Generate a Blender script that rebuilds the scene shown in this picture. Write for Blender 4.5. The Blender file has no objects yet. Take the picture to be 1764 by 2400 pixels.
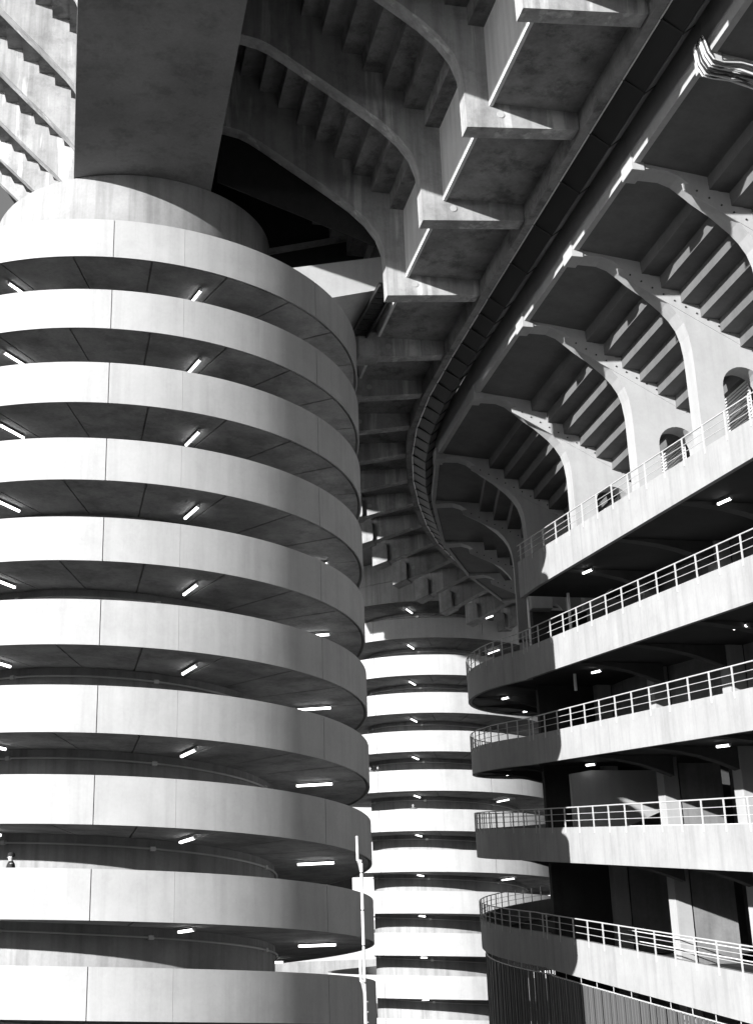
import bpy, math, random
from mathutils import Vector, Matrix
random.seed(7)
PI = math.pi
scene = bpy.context.scene
COL = scene.collection
R = math.radians

# ------------------------------------------------------------------ helpers
class MB:
    """collects faces and links them as ONE mesh object"""
    def __init__(s): s.v = []; s.f = []
    def add(s, vs, fs):
        o = len(s.v); s.v += [tuple(v) for v in vs]; s.f += [tuple(i + o for i in f) for f in fs]
    def box(s, c, ax, ay, az, hx, hy, hz):
        c = Vector(c); vs = []
        for i in (-1, 1):
            for j in (-1, 1):
                for k in (-1, 1):
                    vs.append(c + Vector(ax) * (i * hx) + Vector(ay) * (j * hy) + Vector(az) * (k * hz))
        s.add(vs, [(0, 1, 3, 2), (4, 6, 7, 5), (0, 4, 5, 1), (2, 3, 7, 6), (0, 2, 6, 4), (1, 5, 7, 3)])
    def bar(s, a, b, w, h=None, up=(0, 0, 1)):
        a, b = Vector(a), Vector(b); d = (b - a); L = d.length
        if L < 1e-6: return
        d.normalize(); up = Vector(up)
        if abs(d.dot(up)) > .98: up = Vector((1, 0, 0))
        x = d.cross(up).normalized(); y = x.cross(d).normalized()
        s.box((a + b) / 2, x, y, d, w / 2, (h or w) / 2, L / 2)
    def tube(s, pts, r, n=8, cap=True):
        pts = [Vector(p) for p in pts]; N = len(pts); vs = []
        for i, p in enumerate(pts):
            d = (pts[min(i + 1, N - 1)] - pts[max(i - 1, 0)]).normalized()
            up = Vector((0, 0, 1)) if abs(d.z) < .95 else Vector((1, 0, 0))
            x = d.cross(up).normalized(); y = x.cross(d)
            rr = r[i] if isinstance(r, (list, tuple)) else r
            for k in range(n):
                a = 2 * PI * k / n; vs.append(p + x * (rr * math.cos(a)) + y * (rr * math.sin(a)))
        fs = [(i * n + k, i * n + (k + 1) % n, (i + 1) * n + (k + 1) % n, (i + 1) * n + k) for i in range(N - 1) for k in range(n)]
        if cap: fs += [tuple(reversed(range(n))), tuple(range((N - 1) * n, N * n))]
        s.add(vs, fs)
    def sweep(s, rings, close_profile=True, caps=True):
        """rings: list of point lists with equal length"""
        n = len(rings[0]); vs = [p for r in rings for p in r]; fs = []
        for i in range(len(rings) - 1):
            for k in range(n if close_profile else n - 1):
                k2 = (k + 1) % n
                fs.append((i * n + k, i * n + k2, (i + 1) * n + k2, (i + 1) * n + k))
        if caps and close_profile:
            fs += [tuple(reversed(range(n))), tuple(range((len(rings) - 1) * n, len(rings) * n))]
        s.add(vs, fs)
    def build(s, name, mat, parent=None, smooth=False, bevel=0):
        me = bpy.data.meshes.new(name); me.from_pydata(s.v, [], s.f); me.update()
        import bmesh
        bm = bmesh.new(); bm.from_mesh(me); bmesh.ops.recalc_face_normals(bm, faces=bm.faces[:]); bm.to_mesh(me); bm.free()
        o = bpy.data.objects.new(name, me); COL.objects.link(o); me.materials.append(mat)
        if parent: o.parent = parent
        if smooth:
            for p in me.polygons: p.use_smooth = True
            me.set_sharp_from_angle(angle=R(35))
        if bevel:
            b = o.modifiers.new('bevel', 'BEVEL'); b.width = bevel; b.segments = 2; b.limit_method = 'ANGLE'; b.angle_limit = R(50)
        return o

def empty(name, loc, label=None, cat=None, group=None):
    o = bpy.data.objects.new(name, None); COL.objects.link(o); o.location = loc; o.empty_display_size = .5
    if label: tag(o, label, cat, group)
    return o
def tag(o, label=None, cat=None, group=None, kind=None):
    if label: o['label'] = label
    if cat: o['category'] = cat
    if group: o['group'] = group
    if kind: o['kind'] = kind
    return o
def keep(root):   # children were modelled in world coordinates
    bpy.context.view_layer.update()
    inv = root.matrix_world.inverted()
    for c in root.children: c.matrix_parent_inverse = inv
def ordinal(i): return ['first','second','third','fourth','fifth','sixth','seventh','eighth','ninth','tenth','eleventh','twelfth','thirteenth','fourteenth','fifteenth','sixteenth'][i]

# ------------------------------------------------------------------ materials
def concrete(name, base, var=.12, scale=.6, streak=.25, rough=.85, bump=.15, blot=.0, boards=False, efflo=0.):
    m = bpy.data.materials.new(name); m.use_nodes = True; nt = m.node_tree; N = nt.nodes; L = nt.links
    bs = N['Principled BSDF']; bs.inputs['Roughness'].default_value = rough
    bs.inputs['Specular IOR Level'].default_value = .3
    g = N.new('ShaderNodeNewGeometry')
    def noise(sc, det, vec=None, rgh=.6):
        n = N.new('ShaderNodeTexNoise'); n.inputs['Scale'].default_value = sc; n.inputs['Detail'].default_value = det
        n.inputs['Roughness'].default_value = rgh; L.new(vec or g.outputs['Position'], n.inputs['Vector']); return n.outputs['Fac']
    def ramp(x, a, b, c0, c1):
        r = N.new('ShaderNodeMapRange'); r.inputs[1].default_value = a; r.inputs[2].default_value = b
        r.inputs[3].default_value = c0; r.inputs[4].default_value = c1; L.new(x, r.inputs[0]); return r.outputs[0]
    def mul(a, b):
        n = N.new('ShaderNodeMath'); n.operation = 'MULTIPLY'; L.new(a, n.inputs[0])
        if isinstance(b, float): n.inputs[1].default_value = b
        else: L.new(b, n.inputs[1])
        return n.outputs[0]
    mp = N.new('ShaderNodeVectorMath'); mp.operation = 'MULTIPLY'; mp.inputs[1].default_value = (2.6, 2.6, .16)
    L.new(g.outputs['Position'], mp.inputs[0])
    v = ramp(noise(scale, 6), .3, .7, 1 - var, 1 + var)
    v = mul(v, ramp(noise(9, 4), .3, .7, 1 - var * .35, 1 + var * .35))
    v = mul(v, ramp(noise(1.0, 5, mp.outputs[0]), .45, .75, 1.0, 1 - streak))
    if blot: v = mul(v, ramp(noise(.9, 8, None, .75), .5, .62, 1.0, 1 - blot))
    if boards:
        w = N.new('ShaderNodeTexWave'); w.bands_direction = 'Z'; w.inputs['Scale'].default_value = 1.1; w.inputs['Distortion'].default_value = .4
        L.new(g.outputs['Position'], w.inputs['Vector']); v = mul(v, ramp(w.outputs['Fac'], .0, .12, .86, 1.0))
    if efflo:
        mq = N.new('ShaderNodeVectorMath'); mq.operation = 'MULTIPLY'; mq.inputs[1].default_value = (1.5, 1.5, .13)
        L.new(g.outputs['Position'], mq.inputs[0])
        v = mul(v, ramp(noise(1.0, 4, mq.outputs[0]), .56, .62, 1.0, 1 + efflo))
    v = mul(v, float(base))
    cr = N.new('ShaderNodeCombineColor')
    for i in range(3): L.new(v, cr.inputs[i])
    L.new(cr.outputs[0], bs.inputs['Base Color'])
    bp = N.new('ShaderNodeBump'); bp.inputs['Strength'].default_value = bump; bp.inputs['Distance'].default_value = .03
    L.new(noise(14, 5), bp.inputs['Height']); L.new(bp.outputs[0], bs.inputs['Normal'])
    return m
def plain(name, c, rough=.5, metal=0, emit=0):
    m = bpy.data.materials.new(name); m.use_nodes = True; b = m.node_tree.nodes['Principled BSDF']
    b.inputs['Base Color'].default_value = (c, c, c, 1); b.inputs['Roughness'].default_value = rough; b.inputs['Metallic'].default_value = metal
    nt = m.node_tree; n = nt.nodes.new('ShaderNodeTexNoise'); n.inputs['Scale'].default_value = 20
    r = nt.nodes.new('ShaderNodeMapRange'); r.inputs[3].default_value = rough * .8; r.inputs[4].default_value = min(1, rough * 1.2)
    nt.links.new(n.outputs['Fac'], r.inputs[0]); nt.links.new(r.outputs[0], b.inputs['Roughness'])
    if emit: b.inputs['Emission Color'].default_value = (1, 1, 1, 1); b.inputs['Emission Strength'].default_value = emit
    return m
M = dict(
    band=concrete('band_concrete', 0.40, .08, .5, .15, bump=.1, blot=.05),
    core=concrete('core_concrete', 0.3, .16, .5, .35),
    riser=concrete('riser_concrete', .6, .08, .6, .2),
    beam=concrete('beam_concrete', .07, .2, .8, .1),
    cheek=concrete('cheek_wall_concrete', .2, .2, .8, .3),
    soffit=concrete('soffit_concrete', 0.32, .30, .8, .10, blot=.25),
    rib=concrete('rib_concrete', 0.34, .16, .5, .38, blot=.2, efflo=.5),
    ribside=concrete('block_concrete', 0.3, .2, 1.2, .3, blot=.2),
    slab=concrete('tier_concrete', 0.22, .28, .7, .2, blot=.45),
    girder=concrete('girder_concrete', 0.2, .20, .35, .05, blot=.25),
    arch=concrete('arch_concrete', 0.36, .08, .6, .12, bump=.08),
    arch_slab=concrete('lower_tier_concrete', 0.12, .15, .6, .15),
    parapet=concrete('painted_parapet', 0.33, .08, .7, .2, bump=.1, blot=.06),
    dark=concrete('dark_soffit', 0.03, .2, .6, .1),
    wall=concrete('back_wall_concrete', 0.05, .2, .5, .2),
    wallpale=concrete('pale_wall', 0.4, .08, .6, .15),
    asphalt=concrete('asphalt', 0.06, .2, .3, .0, bump=.3),
    metal=plain('galvanised_metal', .62, .45, .3),
    rail=plain('rail_paint', .5, .5, .1),
    white=plain('white_painted_metal', .8, .45, 0),
    darkmetal=plain('dark_metal', .035, .5, .5),
    black=plain('black_shade', .008, .9),  # near-black colour standing in for deep shade in one bay
    screen=plain('screen_metal', .12, .55, .1),
    tray2=plain('tray_side_metal', .2, .4, .5),
    tray=plain('tray_metal', .03, .38, .6),
    traypale=plain('pale_tray_metal', .42, .5, .2),
    tube=plain('tube_light', .9, .4, 0, 3),
    cable=plain('pale_cable_sheath', .55, .45, 0),
    blackcable=plain('black_cable_sheath', .03, .45, 0),
    louvre=plain('louvre_metal', .7, .4, .2),
    skin=plain('skin', .45, .6), hair=plain('hair', .02, .8), cloth=plain('dark_cloth', .018, .9), greycloth=plain('grey_cloth', .12, .9),
)

# ------------------------------------------------------------------ ramp towers
TP = 2.9                      # rise of one turn
def make_tower(cx, cy, z0, label, turns, core_top, seam0, groove0, pitch=TP, first=0, zlow=0., phi0=-PI):
    RO, RI, H = 9.683, 5.95, 1.549
    root = empty('ramp_tower', (cx, cy, 0), label, 'tower')
    def pt(r, phi, z): return (cx + r * math.sin(phi), cy - r * math.cos(phi), z)
    def zt(phi, b): return z0 - b * pitch - pitch * phi / (2 * PI)
    # core
    m = MB(); n = 96
    m.sweep([[pt(RI, 2 * PI * i / n, -4.2) for i in range(n)], [pt(RI, 2 * PI * i / n, core_top) for i in range(n)]])
    m.build('core', M['core'], root, smooth=True)
    PW = 2 * PI / 7; GW = 2 * PI / 21
    for b in range(first, turns):
        # parapet: continuous inner leaf plus outer panels with open joints
        m = MB(); NS = 84; rings = []
        for i in range(NS + 1):
            ph = phi0 + 2 * PI * i / NS; z = zt(ph, b)
            rings.append([pt(RO - .05, ph, z - .01), pt(RO - .2, ph, z - .01), pt(RO - .2, ph, z - H + .25), pt(RO - .05, ph, z - H + .02)])
        m.sweep(rings)
        k0 = math.floor((phi0 - seam0) / PW) - 1
        for k in range(k0, k0 + 10):
          for aa, ee in ((k * PW + .0016, k * PW + .2675), (k * PW + .2683, (k + 1) * PW - .0016)):
            a = max(seam0 + aa, phi0); e = min(seam0 + ee, phi0 + 2 * PI)
            if e - a < .01: continue
            q = max(4, int((e - a) / .014)); rings = []
            for i in range(q + 1):
                ph = a + (e - a) * i / q; z = zt(ph, b)
                rings.append([pt(RO, ph, z), pt(RO - .048, ph, z), pt(RO - .048, ph, z - H), pt(RO, ph, z - H)])
            m.sweep(rings)
        m.build('parapet', M['band'], root, smooth=True)
        # ramp slab with open radial joints underneath
        m = MB(); rings = []
        for i in range(NS + 1):
            ph = phi0 + 2 * PI * i / NS; z = zt(ph, b) - H
            rings.append([pt(RO - .21, ph, z + .1), pt(RI - .1, ph, z + .1), pt(RI - .1, ph, z + .3), pt(RO - .21, ph, z + .3)])
        m.sweep(rings)
        k0 = math.floor((phi0 - groove0) / GW) - 1
        for k in range(k0, k0 + 25):
            a = max(groove0 + k * GW + .004, phi0); e = min(groove0 + (k + 1) * GW - .004, phi0 + 2 * PI)
            if e - a < .01: continue
            rings = []
            for i in range(6):
                ph = a + (e - a) * i / 5; z = zt(ph, b) - H
                rings.append([pt(RO - .14, ph, z + .03), pt(RI, ph, z + .03), pt(RI, ph, z + .098), pt(RO - .14, ph, z + .098)])
            m.sweep(rings)
        m.build('ramp_slab', M['soffit'], root)
        m = MB(); m.tube([pt(RI + .09, phi0 + 2 * PI * i / 96, zt(phi0 + 2 * PI * i / 96, b) - H - .28) for i in range(97)], .035, 6)
        cd = m.build('conduit', M['metal'], root, smooth=True)
        for k in range(7):
            ph = seam0 - .62 + k * PW
            if ph > phi0 + 2 * PI: ph -= 2 * PI
            m = MB(); er = Vector((math.sin(ph), -math.cos(ph), 0)); et = Vector((math.cos(ph), math.sin(ph), 0))
            m.box(pt(RI + .08, ph, zt(ph, b) - H - .28), er, et, (0, 0, 1), .06, .09, .07); m.build('junction_box', M['metal'], cd)
    keep_all(root)
    return root, pt, zt
def keep_all(root):
    bpy.context.view_layer.update()
    inv = root.matrix_world.inverted()
    for c in root.children:
        c.matrix_parent_inverse = inv

T1c = (-10.31, 53.13); T2c = (4.73, 110.2)
T1, pt1, zt1 = make_tower(*T1c, 28.664, 'large near round concrete tower wrapped in a spiral ramp, filling the left half', 11, 33.0, .109, -.045)
T2, pt2, zt2 = make_tower(*T2c, 28.15, 'distant round concrete spiral ramp tower behind the walkway ends, centre of the photo', 11, 33.0, -.58, -.12, pitch=2.881, first=-1)

# tall wall ring over the top ramp of the far tower, with panel joints
m = MB()
for k in range(14):
    a = -.58 + k * 2 * PI / 14 + .0015 - 2 * PI / 14 * 3; e = a + 2 * PI / 14 - .003
    for zz in ((29.95, 31.35), (31.38, 33.4)):
        rings = []
        for i in range(9):
            ph = a + (e - a) * i / 8
            lo = max(zz[0], 0) if zz[0] > 30 else zt2(((ph + PI) % (2 * PI)) - PI, -1) - 1.5387 + .002
            rings.append([pt2(9.72, ph, zz[1]), pt2(9.5, ph, zz[1]), pt2(9.5, ph, lo), pt2(9.72, ph, lo)])
        m.sweep(rings)
o = m.build('upper_wall', M['core'], T2); o.matrix_parent_inverse = T2.matrix_world.inverted()

# tube lights under the ramps
lamp_proto = None
def tube_light(c, d, L, label, group, w=.085):
    """batten light: housing and tube, built once and copied"""
    global lamp_proto
    c = Vector(c); d = Vector(d).normalized()
    if lamp_proto is None:
        r = empty('tube_light', (0, 0, 0))
        m = MB(); m.bar((-.62, 0, .035), (.62, 0, .035), .1, .05); m.build('housing', M['darkmetal'], r, bevel=.01)
        m = MB(); m.tube([(-.6, 0, -.03), (.6, 0, -.03)], .048, 10); m.build('tube', M['tube'], r, smooth=True)
        for x in (-.62, .62):
            m = MB(); m.box((x, 0, -.01), (1, 0, 0), (0, 1, 0), (0, 0, 1), .02, .05, .06); m.build('end_cap', M['metal'], r)
        lamp_proto = r; o = r
    else:
        o = lamp_proto.copy(); COL.objects.link(o)
        for ch in lamp_proto.children:
            q = ch.copy(); COL.objects.link(q); q.parent = o
    o.location = c; x = d; y = Vector((0, 0, 1)).cross(x).normalized(); z = x.cross(y)
    o.matrix_world = Matrix.Translation(c) @ Matrix((x, y, z)).transposed().to_4x4() @ Matrix.Scale(L / 1.24, 4, Vector((1, 0, 0)))
    tag(o, label, 'light', group)
    return o
ORD = ordinal
for b in range(10):
    for k, ph in enumerate((-.40, .49, 1.41)):
        if (b < 3 and k == 2) or (b > 8 ): continue
        zz = zt1(ph, b) - 1.549 - .08
        r0, r1 = (7.0, 8.42)
        p0 = Vector(pt1(r0, ph, zz)); p1 = Vector(pt1(r1, ph, zz))
        where = ('left', 'middle', 'right')[k]
        tube_light((p0 + p1) / 2, p1 - p0, 1.42, 'tube light under the near tower, %s ramp turn from the top, %s one' % (ORD(b), where), 'tube lights under the near tower ramp')
for b in (7, 8):
    ph = 2.31; zz = zt1(ph, b) - 1.549 - .08; p0 = Vector(pt1(6.5, ph, zz)); p1 = Vector(pt1(7.9, ph, zz))
    tube_light((p0 + p1) / 2, p1 - p0, 1.42, 'white tube light peeping out behind the near tower edge under its %s ramp turn' % ORD(b), 'tube lights under the near tower ramp')
for b in range(-1, 10):
    for k, ph in enumerate((-.345, .60)):
        if k == 1 and b in (1, 2, 3, 7, 8, 9, 5): continue
        zz = zt2(ph, b) - 1.549 - .08
        p0 = Vector(pt2(6.5, ph, zz)); p1 = Vector(pt2(8.0, ph, zz))
        tube_light((p0 + p1) / 2, p1 - p0, 1.5, 'tube light under the far tower, %s ramp turn from the top, %s one' % (ORD(b + 1), ('left', 'right')[k]), 'tube lights under the far tower ramp')

# ------------------------------------------------------------------ stadium coordinates
# stadium unprojected from image pixels, scaled about the camera by U plus offset CAM_DZ
U = .843; CAM_DZ = 1.6 * (1 - U)
def G(x, y, z): return Vector((U * x, U * y, U * z + CAM_DZ))
AZ = 13.2; ua = Vector((-math.sin(R(AZ)), math.cos(R(AZ)))); na = Vector((math.cos(R(AZ)), math.sin(R(AZ))))
F0 = Vector((3.97, 45.41))
class Fr:
    """a cross-section frame: plan point at offset wr, heading az (deg, clockwise from +y)"""
    def __init__(s, p, az, wr):
        s.p = Vector(p); s.az = az; s.wr = wr
        s.u = Vector((math.sin(R(az)), math.cos(R(az)))); s.n = Vector((math.cos(R(az)), -math.sin(R(az))))
    def P(s, w, z, ds=0.):
        q = s.p + s.n * (w - s.wr) + s.u * ds
        return G(q.x, q.y, z)
def straight(s, wr): return Fr(F0 + ua * s + na * wr, -AZ, wr)

# upper tier ----------------------------------------------------------------
UF = [straight(-.66 + 6.86 * j, 4.5) for j in range(-5, 3)]
cx_ = [(3.864, 65.65, -11.5), (2.80, 70.6, -9), (2.15, 75.2, -5), (1.93, 79.75, -.5), (2.07, 84.35, 3), (2.51, 89.0, 6.5),
       (3.16, 93.6, 10.5), (4.15, 98.1, 15), (5.60, 102.6, 20), (7.35, 106.8, 24.5), (9.39, 110.8, 28), (11.7, 114.6, 32), (14.3, 118.2, 36)]
UF += [Fr((x, y), a, 4.5) for x, y, a in cx_]
upper = empty('upper_tier', UF[5].P(0, -.3 + .3), 'cantilevered upper stand with stepped concrete underside on curved ribs above the towers', 'stand')
upper.location.z = 0
rib_low = [(4.53, 33.42), (-.1, 33.0), (-.12, 34.7), (-.18, 35.55), (-.45, 36.36), (-.98, 37.12), (-1.75, 37.85), (-2.74, 38.58), (-4.65, 39.88), (-6.1, 40.87), (-6.7, 41.25), (-7.2, 41.48), (-7.9, 41.62), (-8.6, 41.65),
           (-9.5, 41.65), (-14.4, 43.2), (-14.84, 44.2), (-14.9, 46.2), (-14.97, 47.2), (-15.12, 47.9), (-15.35, 48.5), (-15.8, 49.1), (-17.2, 50.65), (-18.3, 51.8), (-19.7, 53.3), (-25, 59.0)]
# stepped line: low corners
K = 27; saw = []; w_in = 1.02; w_out = .20; zk = 37.82
for k in range(K + 1):
    saw += [(w_in, zk), (w_out, zk)]
    w_in = w_out
    if k < 7: w_out -= .92; zk += .865
    else: w_out -= .95; zk += .80
top_end = saw[-1]
rib_poly = rib_low + [(top_end[0], top_end[1] + 1.0), (1.3, 38.6), (4.53, 36.0)]
def prism(m, fr, poly, d0, d1):
    n = len(poly)
    a = [fr.P(w, z, d0) for w, z in poly]; b = [fr.P(w, z, d1) for w, z in poly]
    m.add(a + b, [tuple(range(n)), tuple(reversed(range(n, 2 * n)))] + [(i, (i + 1) % n, n + (i + 1) % n, n + i) for i in range(n)])
RT = .72
DROP = [0] * 10 + [.1, .25, .4, .6, .85, 1.0, 1.1, 1.2, 1.2, 1.2, 1.2]
for i, fr in enumerate(UF):
    dz = DROP[i]; poly = list(rib_poly); poly[1] = (-.1, 33.0 - dz); poly[0] = (4.53, 33.42)
    m = MB(); prism(m, fr, poly, 0, RT)
    o = m.build('rib', M['rib'], upper)
    if i >= 8:     # thicker end blocks near the bend
        m = MB(); zt_ = 34.35
        prism(m, fr, [(-.16, 32.94 - dz), (1.0, 33.03 - dz * .78), (1.05, 33.2 - dz * .78), (1.05, 34.1 - dz * .6), (.85, 34.33 - dz * .6), (-.16, 34.37 - dz * .6)], -.38, RT + .25)
        m.build('end_block', M['ribside'], o, bevel=.03)
    m = MB(); c = fr.P(1.3 if i < 8 else 1.5, 33.72 - dz * .5, -.01); nn = Vector((fr.u.x, fr.u.y, 0))
    pts = [c - nn * .012, c + nn * .05]; m.tube(pts, .13, 16); m.build('anchor_cap', M['wallpale'], o, smooth=True)
slab_lo = [(4.55, 34.18), (1.0, 34.18), (1.0, 34.05), (.86, 34.05), (.86, 37.82 - .0)]
# stand and side wall carry on unseen behind the camera, added to block sky
EXT = [straight(-35 - 28 * k, 4.5) for k in range(4, -1, -1)]
for a, b in zip(EXT[:-1], EXT[1:]):
    m = MB(); pr = [(4.55, 34.2), (1.02, 34.2), (1.02, 37.82), (-9, 47.4), (-27, 64.6), (-27, 66), (1.7, 39.3), (4.55, 36.4)]
    m.sweep([[a.P(w, z) for w, z in pr], [b.P(w, z, -.02) for w, z in pr]]); m.build('stepped_slab', M['slab'], upper)
    m = MB(); pr = [(16.3, -.2), (17, -.2), (17, 34), (5, 34), (5, 33.6), (16.3, 33.6)]
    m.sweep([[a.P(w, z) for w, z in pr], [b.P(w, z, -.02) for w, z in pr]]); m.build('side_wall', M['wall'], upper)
for i in range(len(UF) - 1):
    a, b = UF[i], UF[i + 1]
    # stepped seating slab, bay by bay
    prof = [(4.55, 34.2), (1.02, 34.2), (1.02, 37.82)] + saw[1:] + [(top_end[0], top_end[1] + 1.2), (1.7, 39.3), (4.55, 36.4)]
    m = MB(); m.sweep([[a.P(w, z, RT * .9) for w, z in prof], [b.P(w, z, RT * .1) for w, z in prof]])
    m.build('stepped_slab', M['slab'], upper)
    m = MB(); pr = [(.86, 34.06), (1.0, 34.06), (1.0, 37.78), (.86, 37.78)]
    m.sweep([[a.P(w, z, RT) for w, z in pr], [b.P(w, z, 0) for w, z in pr]])
    m.build('riser_wall', M['riser'], upper)
    m = MB()
    pr = [(4.56, 33.25), (4.9, 33.25), (4.9, 36.4), (4.56, 36.4)]
    m.sweep([[a.P(w, z, 0) for w, z in pr], [b.P(w, z, -.01) for w, z in pr]])
    m.build('edge_beam', M['slab'], upper)
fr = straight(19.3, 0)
m = MB(); prism(m, fr, [(.8, 36.3), (.8, 38.4), (-8.0, 46.6), (-8.0, 33.2)], 0, .06); m.build('shade_sheet', M['black'], upper)  # black sheet added to paint in the deep shade of this bay
m = MB(); prism(m, straight(13.95, 0), [(.3, 35.9), (.3, 37.7), (-8.2, 45.6), (-8.2, 39.0)], 0, .05); m.build('shade_sheet', M['black'], upper)  # second added black sheet, painting the shade right behind the rib
m = MB(); m.bar(fr.P(-6.3, 38.0, -.2), fr.P(.3, 39.9, -.2), .22, .22); m.build('cross_strut', M['slab'], upper)
keep_all(upper)

# cross wall tying the near tower to the stand, with an access hatch in its soffit
fr = straight(15.2, 0)
cw = MB(); prism(cw, fr, [(.84, 34.7), (-2.31, 33.84), (-9, 32.1), (-9, 34.3), (-4.24, 35.33), (.84, 36.5)], 0, 4.6)
cwo = cw.build('cross_wall', M['arch']); tag(cwo, 'short pale deep cross beam lit by sun between the near tower and the upper stand', 'wall')
m = MB(); fh = straight(16.9, 0)
for ds in (0, .75): m.bar(fh.P(-2.8, 33.6, ds), fh.P(1.0, 34.0, ds), .05, .09)
for k in range(0): m.bar(fh.P(-2.8 + k * .45, 33.6 + .045 * k, 0), fh.P(-2.8 + k * .45, 33.6 + .045 * k, .75), .035, .05)
# hatch ladder runs along the soffit away from the camera
m = MB()
for dw in (-.35, .45): m.bar(straight(13.9, 0).P(.1 + dw, 34.0), straight(19.7, 0).P(-.2 + dw, 34.0), .07, .12)
for k in range(10):
    s_ = 14.1 + k * .58; m.bar(straight(s_, 0).P(-.25 - .03 * k, 34.0), straight(s_, 0).P(.55 - .03 * k, 34.0), .04, .05)
m.sweep([[straight(13.85, 0).P(w_, z_) for w_, z_ in ((-.3, 34.1), (.6, 34.1), (.6, 34.14), (-.3, 34.14))], [straight(19.7, 0).P(w_, z_) for w_, z_ in ((-.6, 34.1), (.3, 34.1), (.3, 34.14), (-.6, 34.14))]])
lad = m.build('ladder_rack', M['darkmetal']); tag(lad, 'dark ladder-like rack fixed under the soffit right of the near tower', 'rack')

# box girders on top of the towers ---------------------------------------------
def girder(pa, pb, wl, wr, z0, z1l, z1r, label):
    pa, pb = Vector(pa), Vector(pb); d = (pb - pa).normalized(); n = Vector((d.y, -d.x))
    def ring(p): return [(p.x + n.x * w, p.y + n.y * w, z) for w, z in ((-wl, z0), (wr, z0), (wr, z1r), (-wl, z1l))]
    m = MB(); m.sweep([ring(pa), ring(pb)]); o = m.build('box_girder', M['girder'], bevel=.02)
    tag(o, label, 'girder'); return o
ud = Vector((-.228, .974)); base = Vector((-9.12, 48.3))
g0 = base - ud * 62; g1 = Vector((-10.2, 53.0)) + ud * 2.2
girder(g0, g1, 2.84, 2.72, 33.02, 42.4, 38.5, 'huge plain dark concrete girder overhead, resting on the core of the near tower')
girder((-10.8, 55.2), (-14.5, 82.6), 2.75, 2.75, 33.04, 41.5, 38.5, 'dark concrete girder hidden behind the near tower, running away from the camera')
girder((-14.3, 83.2), (4.4, 109.6), 2.75, 2.75, 33.05, 41.5, 38.5, 'dark concrete girder reaching the far tower from the left')
girder((4.7, 108.9), (28, 135), 2.75, 2.75, 33.06, 41.5, 38.5, 'dark concrete girder running on beyond the far tower')

# middle tier ---------------------------------------------------------------
MF = [straight(13.06 - 6.83 * j, 7.0) for j in range(6, -1, -1)]
MF += [Fr(p, a, 7.0) for p, a in (((5.89, 68.05), -12), ((4.1, 76.9), -7), ((3.98, 85.3), 2), ((4.9, 94.2), 10), ((7.1, 102.6), 18), ((10.3, 110.4), 25))]
middle = empty('middle_tier', straight(6, 14).P(14, -.3 + .0), 'middle stand carried on a row of white arched brackets above the walkways', 'stand'); middle.location.z = 0
AT = .88
saw2 = [(6.98, 32.22), (9.78, 31.88)]
for k in range(11):
    wk = 9.86 + .875 * k; zk = 31.26 - .655 * k
    saw2 += [(wk, zk + .62), (wk, zk), ] if k else [(9.86, 31.86), (9.86, 31.26)]
arch_low = [(6.98, 31.94), (7.25, 31.96), (7.3, 31.97), (8.1, 31.96), (8.6, 31.78), (9.1, 31.4), (9.5, 31.06), (10.2, 30.58), (10.95, 29.92), (11.35, 29.45), (11.63, 28.98), (11.8, 28.4), (11.88, 27.7), (11.9, 26.8), (11.9, -.4)]
hole = [(13.15, z) for z in (15, 25.9)] 
for i, fr in enumerate(MF):
    si = (fr.p - F0).dot(ua); zb = 19.95 + .085 * min(si, 26) + .3
    # bracket plate: split round the arched doorway so the opening is real
    m = MB()
    ang = [PI - PI * k / 14 for k in range(15)]
    arcp = [(14.15 + 1.0 * math.cos(t), 26.0 + 1.0 * math.sin(t)) for t in ang]
    head = arch_low[:-1] + [(11.9, zb), (13.15, zb)] + arcp + [(15.15, zb), (19.5, zb), (19.5, 26.2), (11.9 + 7.0, 25.4)]
    upperline = [(18.7, 25.4 + .6), (9.9, 32.0), (6.98, 32.7)]
    prism(m, fr, head[:-1] + upperline, 0, AT)
    o = m.build('bracket', M['arch'], middle)
    # raised strip with bolts under the steps
    m = MB(); prism(m, fr, [(8.7, 31.42), (8.75, 31.12), (14.75, 27.8), (15.0, 28.15), (9.9, 31.45)], -.035, .02)
    st = m.build('bolted_strip', M['arch'], o)
    m = MB()
    for k in range(12):
        m = MB()
        w = 9.3 + k * .5; z = 31.12 - (w - 9.3) * .555; c = fr.P(w, z + .02, -.045); nn = Vector((fr.u.x, fr.u.y, 0)) * .02
        m.tube([c - nn, c + nn], .035, 8); m.build('bolt', M['darkmetal'], o)
    # column set back behind the walkways, with the cheek walls beside it
    m = MB()
    prism(m, fr, [(15.4, -5), (16.2, -5), (16.2, zb), (15.4, zb)], .0, AT)
    m.build('column', M['arch'], middle)
    m = MB(); prism(m, fr, [(16.3, -5), (18.6, -5), (18.6, 12.0), (16.3, 12.0)], .06, .4); m.build('cheek_wall', M['cheek'], middle)
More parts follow.
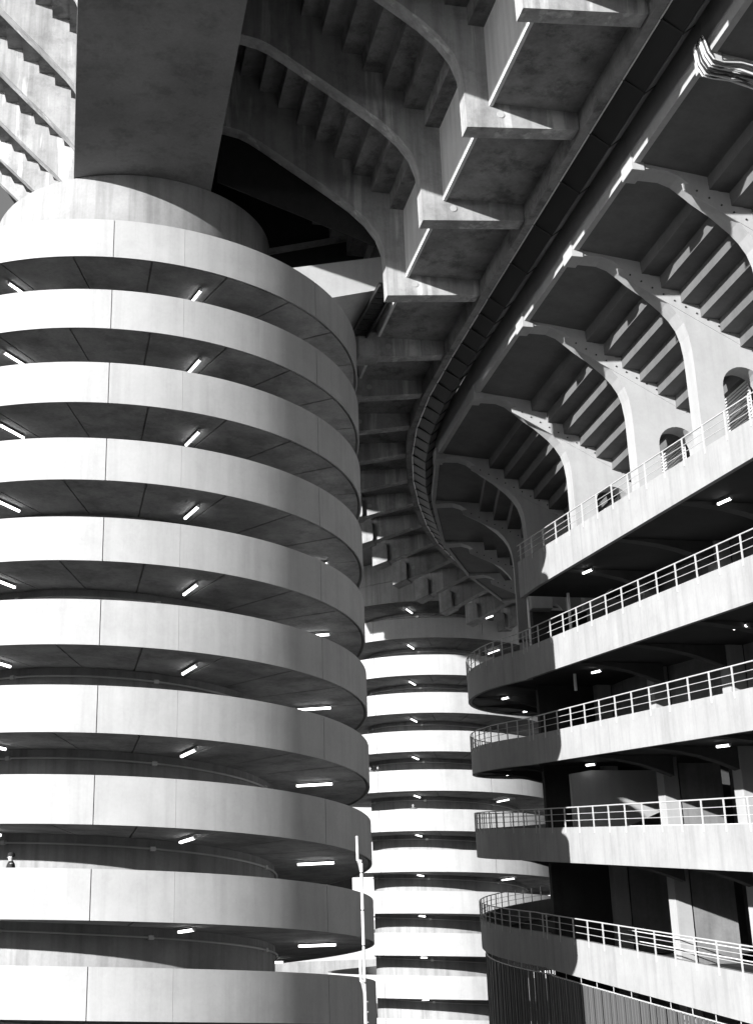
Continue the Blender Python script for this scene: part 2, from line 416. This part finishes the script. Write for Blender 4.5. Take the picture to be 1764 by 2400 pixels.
for i in range(len(MF) - 1):
    a, b = MF[i], MF[i + 1]
    prof = [(6.98, 32.22)] + saw2[1:] + [(19.8, 24.6), (19.8, 27.5), (10.5, 34.0), (6.98, 34.0)]
    m = MB(); m.sweep([[a.P(w, z, AT * .8) for w, z in prof], [b.P(w, z, AT * .2) for w, z in prof]])
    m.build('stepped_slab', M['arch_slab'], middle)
    m = MB(); pr = [(6.72, 32.16), (6.97, 32.16), (6.97, 34.0), (6.72, 34.0)]
    m.sweep([[a.P(w, z, .4) for w, z in pr], [b.P(w, z, .39) for w, z in pr]]); m.build('edge_strip', M['arch'], middle)
    m = MB(); pr = [(23.8, -5), (24.2, -5), (24.2, 27.5), (23.8, 27.5)]
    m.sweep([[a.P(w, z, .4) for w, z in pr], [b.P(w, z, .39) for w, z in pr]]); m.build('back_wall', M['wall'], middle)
    if i < 8:
        zl = 11.6 + .1075 * max(0, ((a.p - F0).dot(ua)))
        zh = 11.6 + .1075 * max(0, ((b.p - F0).dot(ua)))
        m = MB(); m.sweep([[a.P(w, z, AT + .01) for w, z in ((16.25, zl + 1.), (16.6, zl + 1.), (16.6, 26.5), (16.25, 26.5))], [b.P(w, z, -.01) for w, z in ((16.25, zh + 1.), (16.6, zh + 1.), (16.6, 26.5), (16.25, 26.5))]])
        m.build('inner_wall', M['cheek'], middle)
for fr in MF[:9]:
    # block that caps each bracket on the edge strip
    m = MB(); prism(m, fr, [(6.6, 31.84), (7.16, 31.84), (7.16, 32.6), (6.6, 32.6)], -.06, AT + .06); m.build('bracket_head', M['arch'], middle, bevel=.02)
keep_all(middle)
# the bay in front of the first corner: cover between the two tiers is open; sloped louvre panels behind the doorways
for i, fr in enumerate(MF[2:8]):
    root = empty('louvre_panel', fr.P(14.4, 22.4, 2.0), 'slatted metal louvre panel seen through the arched doorway of the %s bracket from the right' % ORD(i), 'louvre', 'louvre panels behind the arched doorways')
    m = MB()
    for k in range(30):
        z = 22.2 + k * .16; m.bar(fr.P(14.9, z, .96), fr.P(14.9, z, 5.0), .05, .06)
    m.build('slats', M['louvre'], root)
    m = MB()
    for ds in (1.02, 4.95): m.bar(fr.P(14.98, 22.1, ds), fr.P(14.98, 26.9, ds), .06)
    m.build('frame', M['metal'], root); keep_all(root)

# gutter tray hung in the gap between the two stands ------------------------------
tray = empty('gutter_tray', UF[6].P(5.8, 33), 'long dark metal gutter tray with cross straps hung in the gap between the two stands', 'gutter')
def tray_frames():
    fs = []
    for i in range(len(UF) - 3):
        a, b = UF[i], UF[i + 1]
        n = 4 if (b.p - a.p).length > 6 else 3
        for k in range(n):
            t = k / n
            fs.append(Fr(a.p.lerp(b.p, t), a.az + (b.az - a.az) * t, 4.5))
    fs.append(UF[len(UF) - 3]); return fs
TF = tray_frames()
def tray_part(name, pr, mat, d=0):
    m = MB(); m.sweep([[f.P(w, z) for w, z in pr] for f in TF]); return m.build(name, mat, tray)
tray_part('outer_panel', [(4.98, 33.32), (5.75, 32.78), (5.77, 32.83), (5.0, 33.37)], M['tray'])
tray_part('inner_panel', [(5.79, 32.8), (6.2, 33.15), (6.2, 33.2), (5.79, 32.85)], M['tray2'])
tray_part('outer_rim', [(4.93, 33.26), (4.98, 33.26), (4.98, 33.42), (4.93, 33.42)], M['metal'])
tray_part('inner_ledge', [(6.22, 33.9), (6.5, 33.9), (6.5, 34.0), (6.22, 34.0)], M['traypale'])
tray_part('cover_sheet', [(4.92, 35.4), (6.68, 33.98), (6.68, 34.1), (4.92, 35.6)], M['darkmetal'])
for k, f in enumerate(TF[8:]):
    d = .045 if k < 20 else .09
    if k < 20 and k % 2: continue
    m = MB(); prism(m, f, [(4.92, 33.28), (5.77, 32.75), (6.24, 33.13), (6.24, 33.25), (5.77, 32.86), (4.92, 33.38)], -d, d); m.build('strap', M['darkmetal'], tray)
keep_all(tray)

# cable bundle wrapped round the edge of the middle tier ---------------------------
fb = MF[4]
fb = straight(-7.43, 7.0)
cb = empty('cable_bundle', fb.P(6.8, 32), 'bundle of pale and black cables draped over the edge of the middle stand, top right', 'cables')
for k in range(11):
    rnd = random.random
    ds = -.3 + k * .09; m = MB(); sg = .02 * math.sin(k * 2.1)
    pts = [fb.P(6.45 + .05 * rnd(), 32.75, ds * .7 + .1), fb.P(6.45 - .03 * (k % 3), 32.5, ds * .8), fb.P(6.52, 31.95 + sg, ds), fb.P(6.72, 31.72 - .04 * (k % 3), ds + .05), fb.P(7.1, 31.68 - .05 * (k % 2), ds + .1),
           fb.P(7.8, 31.76 - .08 * (k % 3), ds + .12), fb.P(8.9, 31.5 - .14 * (k % 4), ds * .9), fb.P(10.2, 30.6 - .15 * (k % 3), ds * .7), fb.P(12.5, 28.7, ds * .5)]
    m.tube(pts, .026 + .008 * (k % 3), 6); m.build('cable', M['cable'] if k % 2 == 0 else M['blackcable'], cb, smooth=True)
keep_all(cb)

# walkway ramps ----------------------------------------------------------------
GW0 = 10.4; SJ = 27.0
J = F0 + ua * SJ + na * GW0
CC = Vector((33.5, 86.0)); RA = 28.0
phiJ = math.asin((CC.y - J.y) / RA)
def gpath(s, w=GW0):
    """plan point and heading of the parapet line; w offsets towards the stand"""
    if s <= SJ: return Fr(F0 + ua * s + na * GW0, -AZ, GW0)
    a = phiJ - (s - SJ) / RA
    return Fr(CC + Vector((-RA * math.cos(a), -RA * math.sin(a))), -math.degrees(a), GW0)
walk = [  # top0, slope_top, bot0, slope_bot, end
    (21.45, .104, 19.95, .085, 27.0), (16.33, .1075, 14.58, .1075, 66.), (11.45, .1075, 9.88, .1075, 66.), (6.51, .1075, 4.78, .1075, 66.), (1.15, .1075, -.6, .1075, 66.)]
names = ['topmost', 'second', 'third', 'fourth', 'lowest']
desc = ['topmost sloping walkway ramp, under the arched brackets', 'second sloping walkway ramp from the top with a rounded far end', 'third sloping walkway ramp from the top, middle of the stack',
        'fourth sloping walkway ramp from the top, its parapet almost level in view', 'lowest sloping walkway ramp, dipping to the right above the slatted screen']
post_me = {}
def make_post(h):
    m = MB(); m.box((0, 0, h / 2 - .12), (1, 0, 0), (0, 1, 0), (0, 0, 1), .017, .026, h / 2 + .12)
    m.box((0, .03, -.2), (1, 0, 0), (0, 1, 0), (0, 0, 1), .05, .012, .06)
    return m
for b, (t0, ts, b0, bs, end) in enumerate(walk):
    root = empty('walkway_ramp', gpath(12).P(GW0, b0 + bs * 12), desc[b], 'walkway', 'walkway ramps stacked along the stadium side')
    ss = [-30 + 3 * k for k in range(20)] + ([SJ + 1.3 * k for k in range(1, 31)] if end > SJ else [])
    ss = [s for s in ss if s <= end + .01]
    T = lambda s: t0 + ts * s
    B_ = lambda s: b0 + bs * s if s < 24 or b else b0 + bs * 24 + (s - 24) * .05
    rings = []
    for s in ss:
        f = gpath(s); rings.append([f.P(GW0, B_(s)), f.P(GW0 + .22, B_(s)), f.P(GW0 + .22, T(s)), f.P(GW0, T(s))])
    cut = [i for i, s in enumerate(ss) if s <= SJ + .01]
    m = MB(); m.sweep(rings[:len(cut)])
    if end > SJ: m2 = [[Vector(p) for p in r] for r in rings[len(cut) - 1:]]; m2[0] = [gpath(SJ + .06).P(*q) for q in ((GW0, B_(SJ)), (GW0 + .22, B_(SJ)), (GW0 + .22, T(SJ)), (GW0, T(SJ)))]; m.sweep(m2)
    m.build('parapet', M['parapet'], root, smooth=True)
    # slab
    m = MB(); rings = []
    for s in ss:
        f = gpath(s); z = B_(s) + .14; wi = 23.7 if s <= SJ else 17.5
        rings.append([f.P(GW0 + .23, z), f.P(wi, z), f.P(wi, z + .35), f.P(GW0 + .23, z + .35)])
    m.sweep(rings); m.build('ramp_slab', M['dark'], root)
    # curved beams under the slab
    for k in range(-4, 7):
        s0 = 13.06 + 6.83 * k if k < 2 else SJ + 7.5 * (k - 2) + 4
        if s0 > end - 1 or (k >= 2 and end <= SJ): continue
        f = gpath(s0) if k < 2 else gpath(s0)
        z = B_(s0) + .13
        pl = [(GW0 + .24, z - .04), (11.5, z - .1), (12.6, z - .22), (13.6, z - .42), (14.6, z - .72), (15.38, z - 1.02), (15.38, z - .002), (GW0 + .24, z - .002)]
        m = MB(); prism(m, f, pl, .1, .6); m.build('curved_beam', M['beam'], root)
    # railing
    RH = .97
    m = MB()
    rs = [s for s in ss]
    m.tube([gpath(s).P(GW0 + .02, T(s) + RH) for s in rs], .027, 8)
    for q in (.34, .67): m.tube([gpath(s).P(GW0 + .02, T(s) + RH * q) for s in rs], .013, 6)
    rail = m.build('railing', M['rail'], root, smooth=True)
    sp = []; s = 27.0 - .6
    while s > -12: sp.append(s); s -= 1.92
    s = SJ + .45
    while s < min(end, 62): sp.append(s); s += 1.35
    me = None
    for s in sp:
        f = gpath(s); p = f.P(GW0 - .0, T(s)); hd = math.atan2(f.n.y, f.n.x)
        if me is None:
            o = make_post(RH * U).build('post', M['rail'], rail); me = o.data
        else:
            o = bpy.data.objects.new('post', me); COL.objects.link(o); o.parent = rail
        o.matrix_world = Matrix.Identity(4)
        o.location = p; o.rotation_euler = (0, 0, hd + PI / 2 + PI)
    # inner guard rail along the columns
    m = MB()
    for q in (.5, .8):
        m.tube([gpath(s).P(15.1 if s <= SJ else 17.2, B_(s) + .5 + q * 1.6) for s in ss], .022, 6)
    m.build('inner_rail', M['white'], root, smooth=True)
    keep_all(root)
    for ch in root.children:
        if ch.name.startswith('railing'):
            for pch in ch.children: pch.matrix_parent_inverse = Matrix.Identity(4)
# after parenting the railing carries the world offset, so posts stay in world coordinates

# joint cover and downpipes at the walkway bend
m = MB(); f = gpath(SJ); m.tube([f.P(GW0 + .45, z, .05) for z in (17.6, 19, 22.2)], .05, 8)
o = m.build('downpipe', M['white'], None, smooth=True); tag(o, 'thin white downpipe standing behind the parapets where the walkways bend', 'pipe')
m = MB(); f = gpath(25.2); m.tube([f.P(12.6, z, .05) for z in (16.5, 18, 20, 22)], .07, 8)
o = m.build('downpipe', M['white'], None, smooth=True); tag(o, 'thin white pipe standing just inside the walkways right of the bend', 'pipe')

# dark cross wall inside the bend that closes off the decks
m = MB(); prism(m, straight(31, 0), [(12.5, -5), (24, -5), (24, 22.6), (12.5, 22.6)], 0, .4)
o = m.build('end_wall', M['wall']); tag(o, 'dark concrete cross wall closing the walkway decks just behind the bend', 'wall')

# tube lights under the walkways
for b, lst in {0: [(5.6, 12.2), (19.8, 11.65)], 1: [(6.7, 12.8), (22.6, 12.8), (38, 12.6), (52, 12.6)], 2: [(10.2, 13.2), (26, 13.4), (41, 12.8), (47, 12.8), (55, 12.6)], 3: [(20, 12.6), (13, 12.6), (38, 12.4)]}.items():
    t0, ts, b0, bs, end = walk[b]
    for k, (s, w) in enumerate(lst):
        f = gpath(s); c = f.P(w, b0 + bs * s - .02); d = Vector((.36, -.93, -bs * .9))
        tube_light(c, d, .8, 'small white tube light under the %s walkway ramp, %s from the right' % (names[b], ORD(k)), 'tube lights under the walkways')

# stair flight and inner wall between third and fourth walkway
m = MB(); f = gpath(24)
fr = straight(25, 0)
prism(m, straight(26.5, 0), [(12.4, 9.2), (12.4, 12.2), (13.6, 12.4), (20, 12.4), (20, 11.2), (13.7, 8.7), (13.2, 8.9)], 0, .3)
o = m.build('stair_flight', M['arch']); tag(o, 'pale concrete stair flank slanting under the third walkway near its rounded end', 'stair')

# slatted screen under the lowest walkway -------------------------------------------
scr = empty('slat_screen', gpath(20).P(GW0 + .3, -.3), 'dark vertical slat screen below the lowest walkway, bottom right', 'screen')
m = MB(); ss = [-14 + k * .34 for k in range(int(76 / .34))]
for s in ss:
    f = gpath(s); zt_ = -.6 + .1075 * s - .35; w = GW0 + .25 + .02 * math.sin(s * 7)
    m.box((f.P(w, -5.05) + f.P(w, zt_)) / 2, Vector((f.n.x, f.n.y, 0)), Vector((f.u.x, f.u.y, 0)), (0, 0, 1), .04, .03 + .018 * ((int(s / .34 + 200) * 7) % 3), (zt_ + 5.05) * U / 2)
m.build('slats', M['screen'], scr)
m = MB(); rs = ss
m.tube([gpath(s).P(GW0 + .25, -.6 + .1075 * s - .35) for s in rs], .03, 6)
for q in rs[::6]: m.bar(gpath(q).P(GW0 + .25, -.6 + .1075 * q - .35), gpath(q).P(GW0 + .25, -.6 + .1075 * q + .05), .025)
m.build('top_rail', M['metal'], scr); keep_all(scr)

# ------------------------------------------------------------------ antenna mast
mast = empty('antenna_mast', (-.585, 30, -4), 'thin pale antenna mast with two short rod aerials in front of the near tower', 'mast')
m = MB(); m.tube([(-.585, 30, -4), (-.585, 30, 1.55)], .035, 10); m.tube([(-.585, 30, 1.55), (-.585, 30, 2.45)], .03, 10); m.tube([(-.585, 30, 2.45), (-.585, 30, 4.15)], .034, 10)
m.build('pole', M['white'], mast, smooth=True)
m = MB()
for z in (1.72, 2.46, 3.18, 3.95): m.tube([(-.585, 30, z - .012), (-.585, 30, z + .012)], .041, 10)
m.build('collar', M['darkmetal'], mast)
for zb, zt_ in ((4.2, 4.72), (1.75, 2.2)):
    m = MB(); m.tube([(-.66, 29.98, zb), (-.665, 29.98, zt_)], .029, 10); o = m.build('rod_aerial', M['white'], mast, smooth=True)
    m = MB(); m.bar((-.66, 29.98, zb), (-.585, 30, zb - .02), .06, .07); m.bar((-.65, 29.98, zb), (-.59, 30, zb - .3), .03); m.build('bracket', M['metal'], o)
m = MB()
for z in (.55, .75, .95, 1.15, 1.35): m.bar((-.585, 30, z), (-.53, 30, z), .02)
m.build('step_pegs', M['metal'], mast); keep_all(mast)

# ------------------------------------------------------------------ people on the ramps
def person(feet, face, label, hat=False, jacket='cloth', hair='hair'):
    """standing figure, arms down; face = heading (radians) the person looks along"""
    root = empty('person', feet, label, 'person')
    me = bpy.data.meshes.new('body'); H = 1.0
    V = [(0, 0, .95), (0, .01, 1.15), (0, .0, 1.36), (0, .0, 1.47), (0, -.02, 1.56), (0, -.01, 1.66), (0, .0, 1.72)]
    rad = [(.15, .11), (.14, .10), (.15, .11), (.055, .055), (.07, .085), (.075, .095), (.05, .06)]
    E = [(0, 1), (1, 2), (2, 3), (3, 4), (4, 5), (5, 6)]
    for sx in (-1, 1):
        o = len(V); V += [(sx * .19, 0, 1.38), (sx * .24, .02, 1.12), (sx * .25, -.05, .88), (sx * .25, -.07, .80)]
        rad += [(.06, .06), (.045, .045), (.034, .034), (.03, .02)]; E += [(2, o), (o, o + 1), (o + 1, o + 2), (o + 2, o + 3)]
        for k in range(4):
            q = len(V); V += [(sx * .25 + (k - 1.5) * .006, -.045 - .018 * k, .735), (sx * .245 + (k - 1.5) * .004, -.05 - .018 * k, .70 + .006 * abs(k - 1.5))]
            rad += [(.009, .009), (.008, .008)]; E += [(o + 3, q), (q, q + 1)]
        q = len(V); V += [(sx * .225, -.1, .77), (sx * .222, -.12, .74)]; rad += [(.01, .01), (.009, .009)]; E += [(o + 3, q), (q, q + 1)]
        o = len(V); V += [(sx * .09, 0, .88), (sx * .1, -.01, .48), (sx * .1, .02, .09), (sx * .11, -.13, .035)]
        rad += [(.1, .1), (.06, .06), (.042, .045), (.035, .03)]; E += [(0, o), (o, o + 1), (o + 1, o + 2), (o + 2, o + 3)]
    me.from_pydata(V, E, []); ob = bpy.data.objects.new('body', me); COL.objects.link(ob); ob.parent = root
    sk = ob.modifiers.new('skin', 'SKIN'); sk.use_smooth_shade = True
    for i, r_ in enumerate(rad): me.skin_vertices[0].data[i].radius = r_
    me.skin_vertices[0].data[0].use_root = True
    sb = ob.modifiers.new('sub', 'SUBSURF'); sb.levels = 2; sb.render_levels = 2
    me.materials.append(M['skin'])
    def ell(c, r_, name, mat, par, cutz=None):
        m = MB(); rings = []
        for i in range(13):
            t = PI * i / 12; rings.append([(c[0] + r_[0] * math.sin(t) * math.cos(a), c[1] + r_[1] * math.sin(t) * math.sin(a), c[2] + r_[2] * math.cos(t)) for a in [2 * PI * k / 18 for k in range(18)]])
        m.sweep(rings, True, False); return m.build(name, mat, par, smooth=True)
    m = MB()   # nose, ears, brow as small shapes on the face
    m.tube([(0, -.1, 1.63), (0, -.122, 1.595)], [.008, .014], 8)
    for sx in (-1, 1): m.box((sx * .077, -.005, 1.61), (1, 0, 0), (0, 1, 0), (0, 0, 1), .008, .016, .03)
    m.build('face', M['skin'], root, smooth=True)
    m = MB()
    for sx in (-1, 1): m.box((sx * .03, -.1, 1.635), (1, 0, 0), (0, 1, 0), (0, 0, 1), .012, .008, .006)
    m.box((0, -.1, 1.565), (1, 0, 0), (0, 1, 0), (0, 0, 1), .022, .006, .004); m.build('eyes', M['hair'], root)
    ell((0, .018, 1.675), (.088, .105, .075), 'hair', M[hair], root)
    if hat: 
        ell((0, .0, 1.70), (.10, .115, .085), 'hat', M['hair'], root)
    # jacket: tapering shell over the torso and arms
    m = MB(); rings = []
    for z, rx, ry in ((.78, .19, .145), (.95, .185, .14), (1.15, .18, .135), (1.30, .215, .14), (1.38, .225, .13), (1.43, .17, .11), (1.475, .085, .08), (1.50, .07, .07)):
        rings.append([(rx * math.cos(a), ry * math.sin(a), z) for a in [2 * PI * k / 20 for k in range(20)]])
    m.sweep(rings)
    for sx in (-1, 1): m.tube([(sx * .19, 0, 1.38), (sx * .245, .02, 1.12), (sx * .255, -.05, .86)], [.075, .06, .048], 10)
    m.build('jacket', M[jacket], root, smooth=True)
    m = MB()
    for sx in (-1, 1): m.tube([(sx * .09, 0, .93), (sx * .1, -.01, .48), (sx * .1, .02, .08)], [.115, .08, .065], 10)
    m.build('trousers', M['cloth'], root, smooth=True)
    root.rotation_euler = (0, 0, face)
    return root
def stand(ptf, ztf, ph, b, r, h=1.549): return ptf(r, ph, ztf(ph, b) - h + .3)
person(stand(pt1, zt1, -.185, 8, 9.05), R(-70), 'person in a dark cap and dark jacket looking left over the near tower parapet', hat=True)
person(stand(pt2, zt2, -.31, 5, 9.1), R(-20), 'person with dark hair leaning over the far tower parapet, centre', jacket='greycloth')
person(stand(pt2, zt2, -.70, 4, 9.1), R(-30), 'left one of two dark haired people side by side on the far tower ramp', jacket='greycloth')
person(stand(pt2, zt2, -.62, 4, 9.1), R(-10), 'right one of two dark haired people side by side on the far tower ramp')

# ------------------------------------------------------------------ far setting
m = MB(); m.add([(-900, -600, -4), (900, -600, -4), (900, 1500, -4), (-900, 1500, -4)], [(0, 1, 2, 3)])
tag(m.build('ground', M['asphalt']), kind='structure')
root = empty('pale_building', (-16, 150, 0), 'low pale building with a grey band, glimpsed between the two towers', 'building')
m = MB(); m.box((-16, 155, 2.2), (1, 0, 0), (0, 1, 0), (0, 0, 1), 22, 6, 6.2); m.build('wall', M['wallpale'], root)
m = MB(); m.box((-16, 148.9, 3.6), (1, 0, .0), (0, 1, 0), (0, 0, 1), 21.8, .08, .9); m.build('fascia_band', M['core'], root)
keep_all(root)

# trees and city blocks, unseen behind and left, added to block low sky
m = MB(); random.seed(3); n = 150
for k in range(n):
    t = R(95) + R(235) * k / n; rr = 190 + 50 * random.random(); h = 14 + 16 * random.random(); wd = 9 + 8 * random.random()
    d = Vector((math.cos(t), math.sin(t), 0)); e = Vector((-d.y, d.x, 0))
    m.box((d.x * rr, d.y * rr, h / 2), d, e, (0, 0, 1), 6, wd, h / 2)
tag(m.build('far_sky_blocker', M['wall']), 'low dark city blocks out of view, added to shut out the low sky', 'city', None, 'stuff')

# ------------------------------------------------------------------ light
SUN_AZ = -42; SUN_EL = 13.4       # measured from -y towards -x
sd = Vector((math.sin(R(SUN_AZ)) * math.cos(R(SUN_EL)), -math.cos(R(SUN_AZ)) * math.cos(R(SUN_EL)), math.sin(R(SUN_EL))))
ld = bpy.data.lights.new('sun', 'SUN'); ld.energy = 5; ld.angle = R(.5); ld.color = (1, 1, 1)
lo = bpy.data.objects.new('sun', ld); COL.objects.link(lo); lo.rotation_euler = sd.to_track_quat('Z', 'Y').to_euler(); lo.location = (-40, -40, 60)
w = bpy.data.worlds.new('World'); scene.world = w; w.use_nodes = True; nt = w.node_tree
sky = nt.nodes.new('ShaderNodeTexSky'); sky.sky_type = 'NISHITA'; sky.sun_disc = False; sky.sun_elevation = R(SUN_EL)
sky.sun_rotation = math.atan2(sd.x, sd.y)
# the photograph is black and white as through a red filter: the sky's red channel as grey
sky.air_density = .8; sky.dust_density = .1
bw = nt.nodes.new('ShaderNodeSeparateColor'); nt.links.new(sky.outputs[0], bw.inputs[0])
bg = nt.nodes['Background']; nt.links.new(bw.outputs[0], bg.inputs['Color']); bg.inputs['Strength'].default_value = .15
scene.view_settings.view_transform = 'Standard'; scene.view_settings.look = 'None'; scene.view_settings.exposure = 1.0; scene.view_settings.gamma = 1

# ------------------------------------------------------------------ camera
cam = bpy.data.cameras.new('camera'); co = bpy.data.objects.new('camera', cam); COL.objects.link(co)
pit, roll = .3375, .0346
cam.sensor_fit = 'VERTICAL'; cam.sensor_height = 24; cam.lens = 24 * 3181 / 2400
cam.clip_end = 4000; cam.clip_start = .1
fw = Vector((0, math.cos(pit), math.sin(pit))); up = Vector((0, -math.sin(pit), math.cos(pit))); rt = Vector((1, 0, 0))
# image is rotated by the roll angle
cr, sr = math.cos(roll), math.sin(roll)
rt2 = rt * cr - up * sr * -1 if False else rt * cr + up * (-sr)
up2 = up * cr + rt * sr
co.matrix_world = Matrix((rt2, up2, -fw)).transposed().to_4x4()
co.matrix_world.translation = Vector((0, 0, 1.6))
scene.camera = co
scene.cycles.max_bounces = 6; scene.cycles.diffuse_bounces = 2
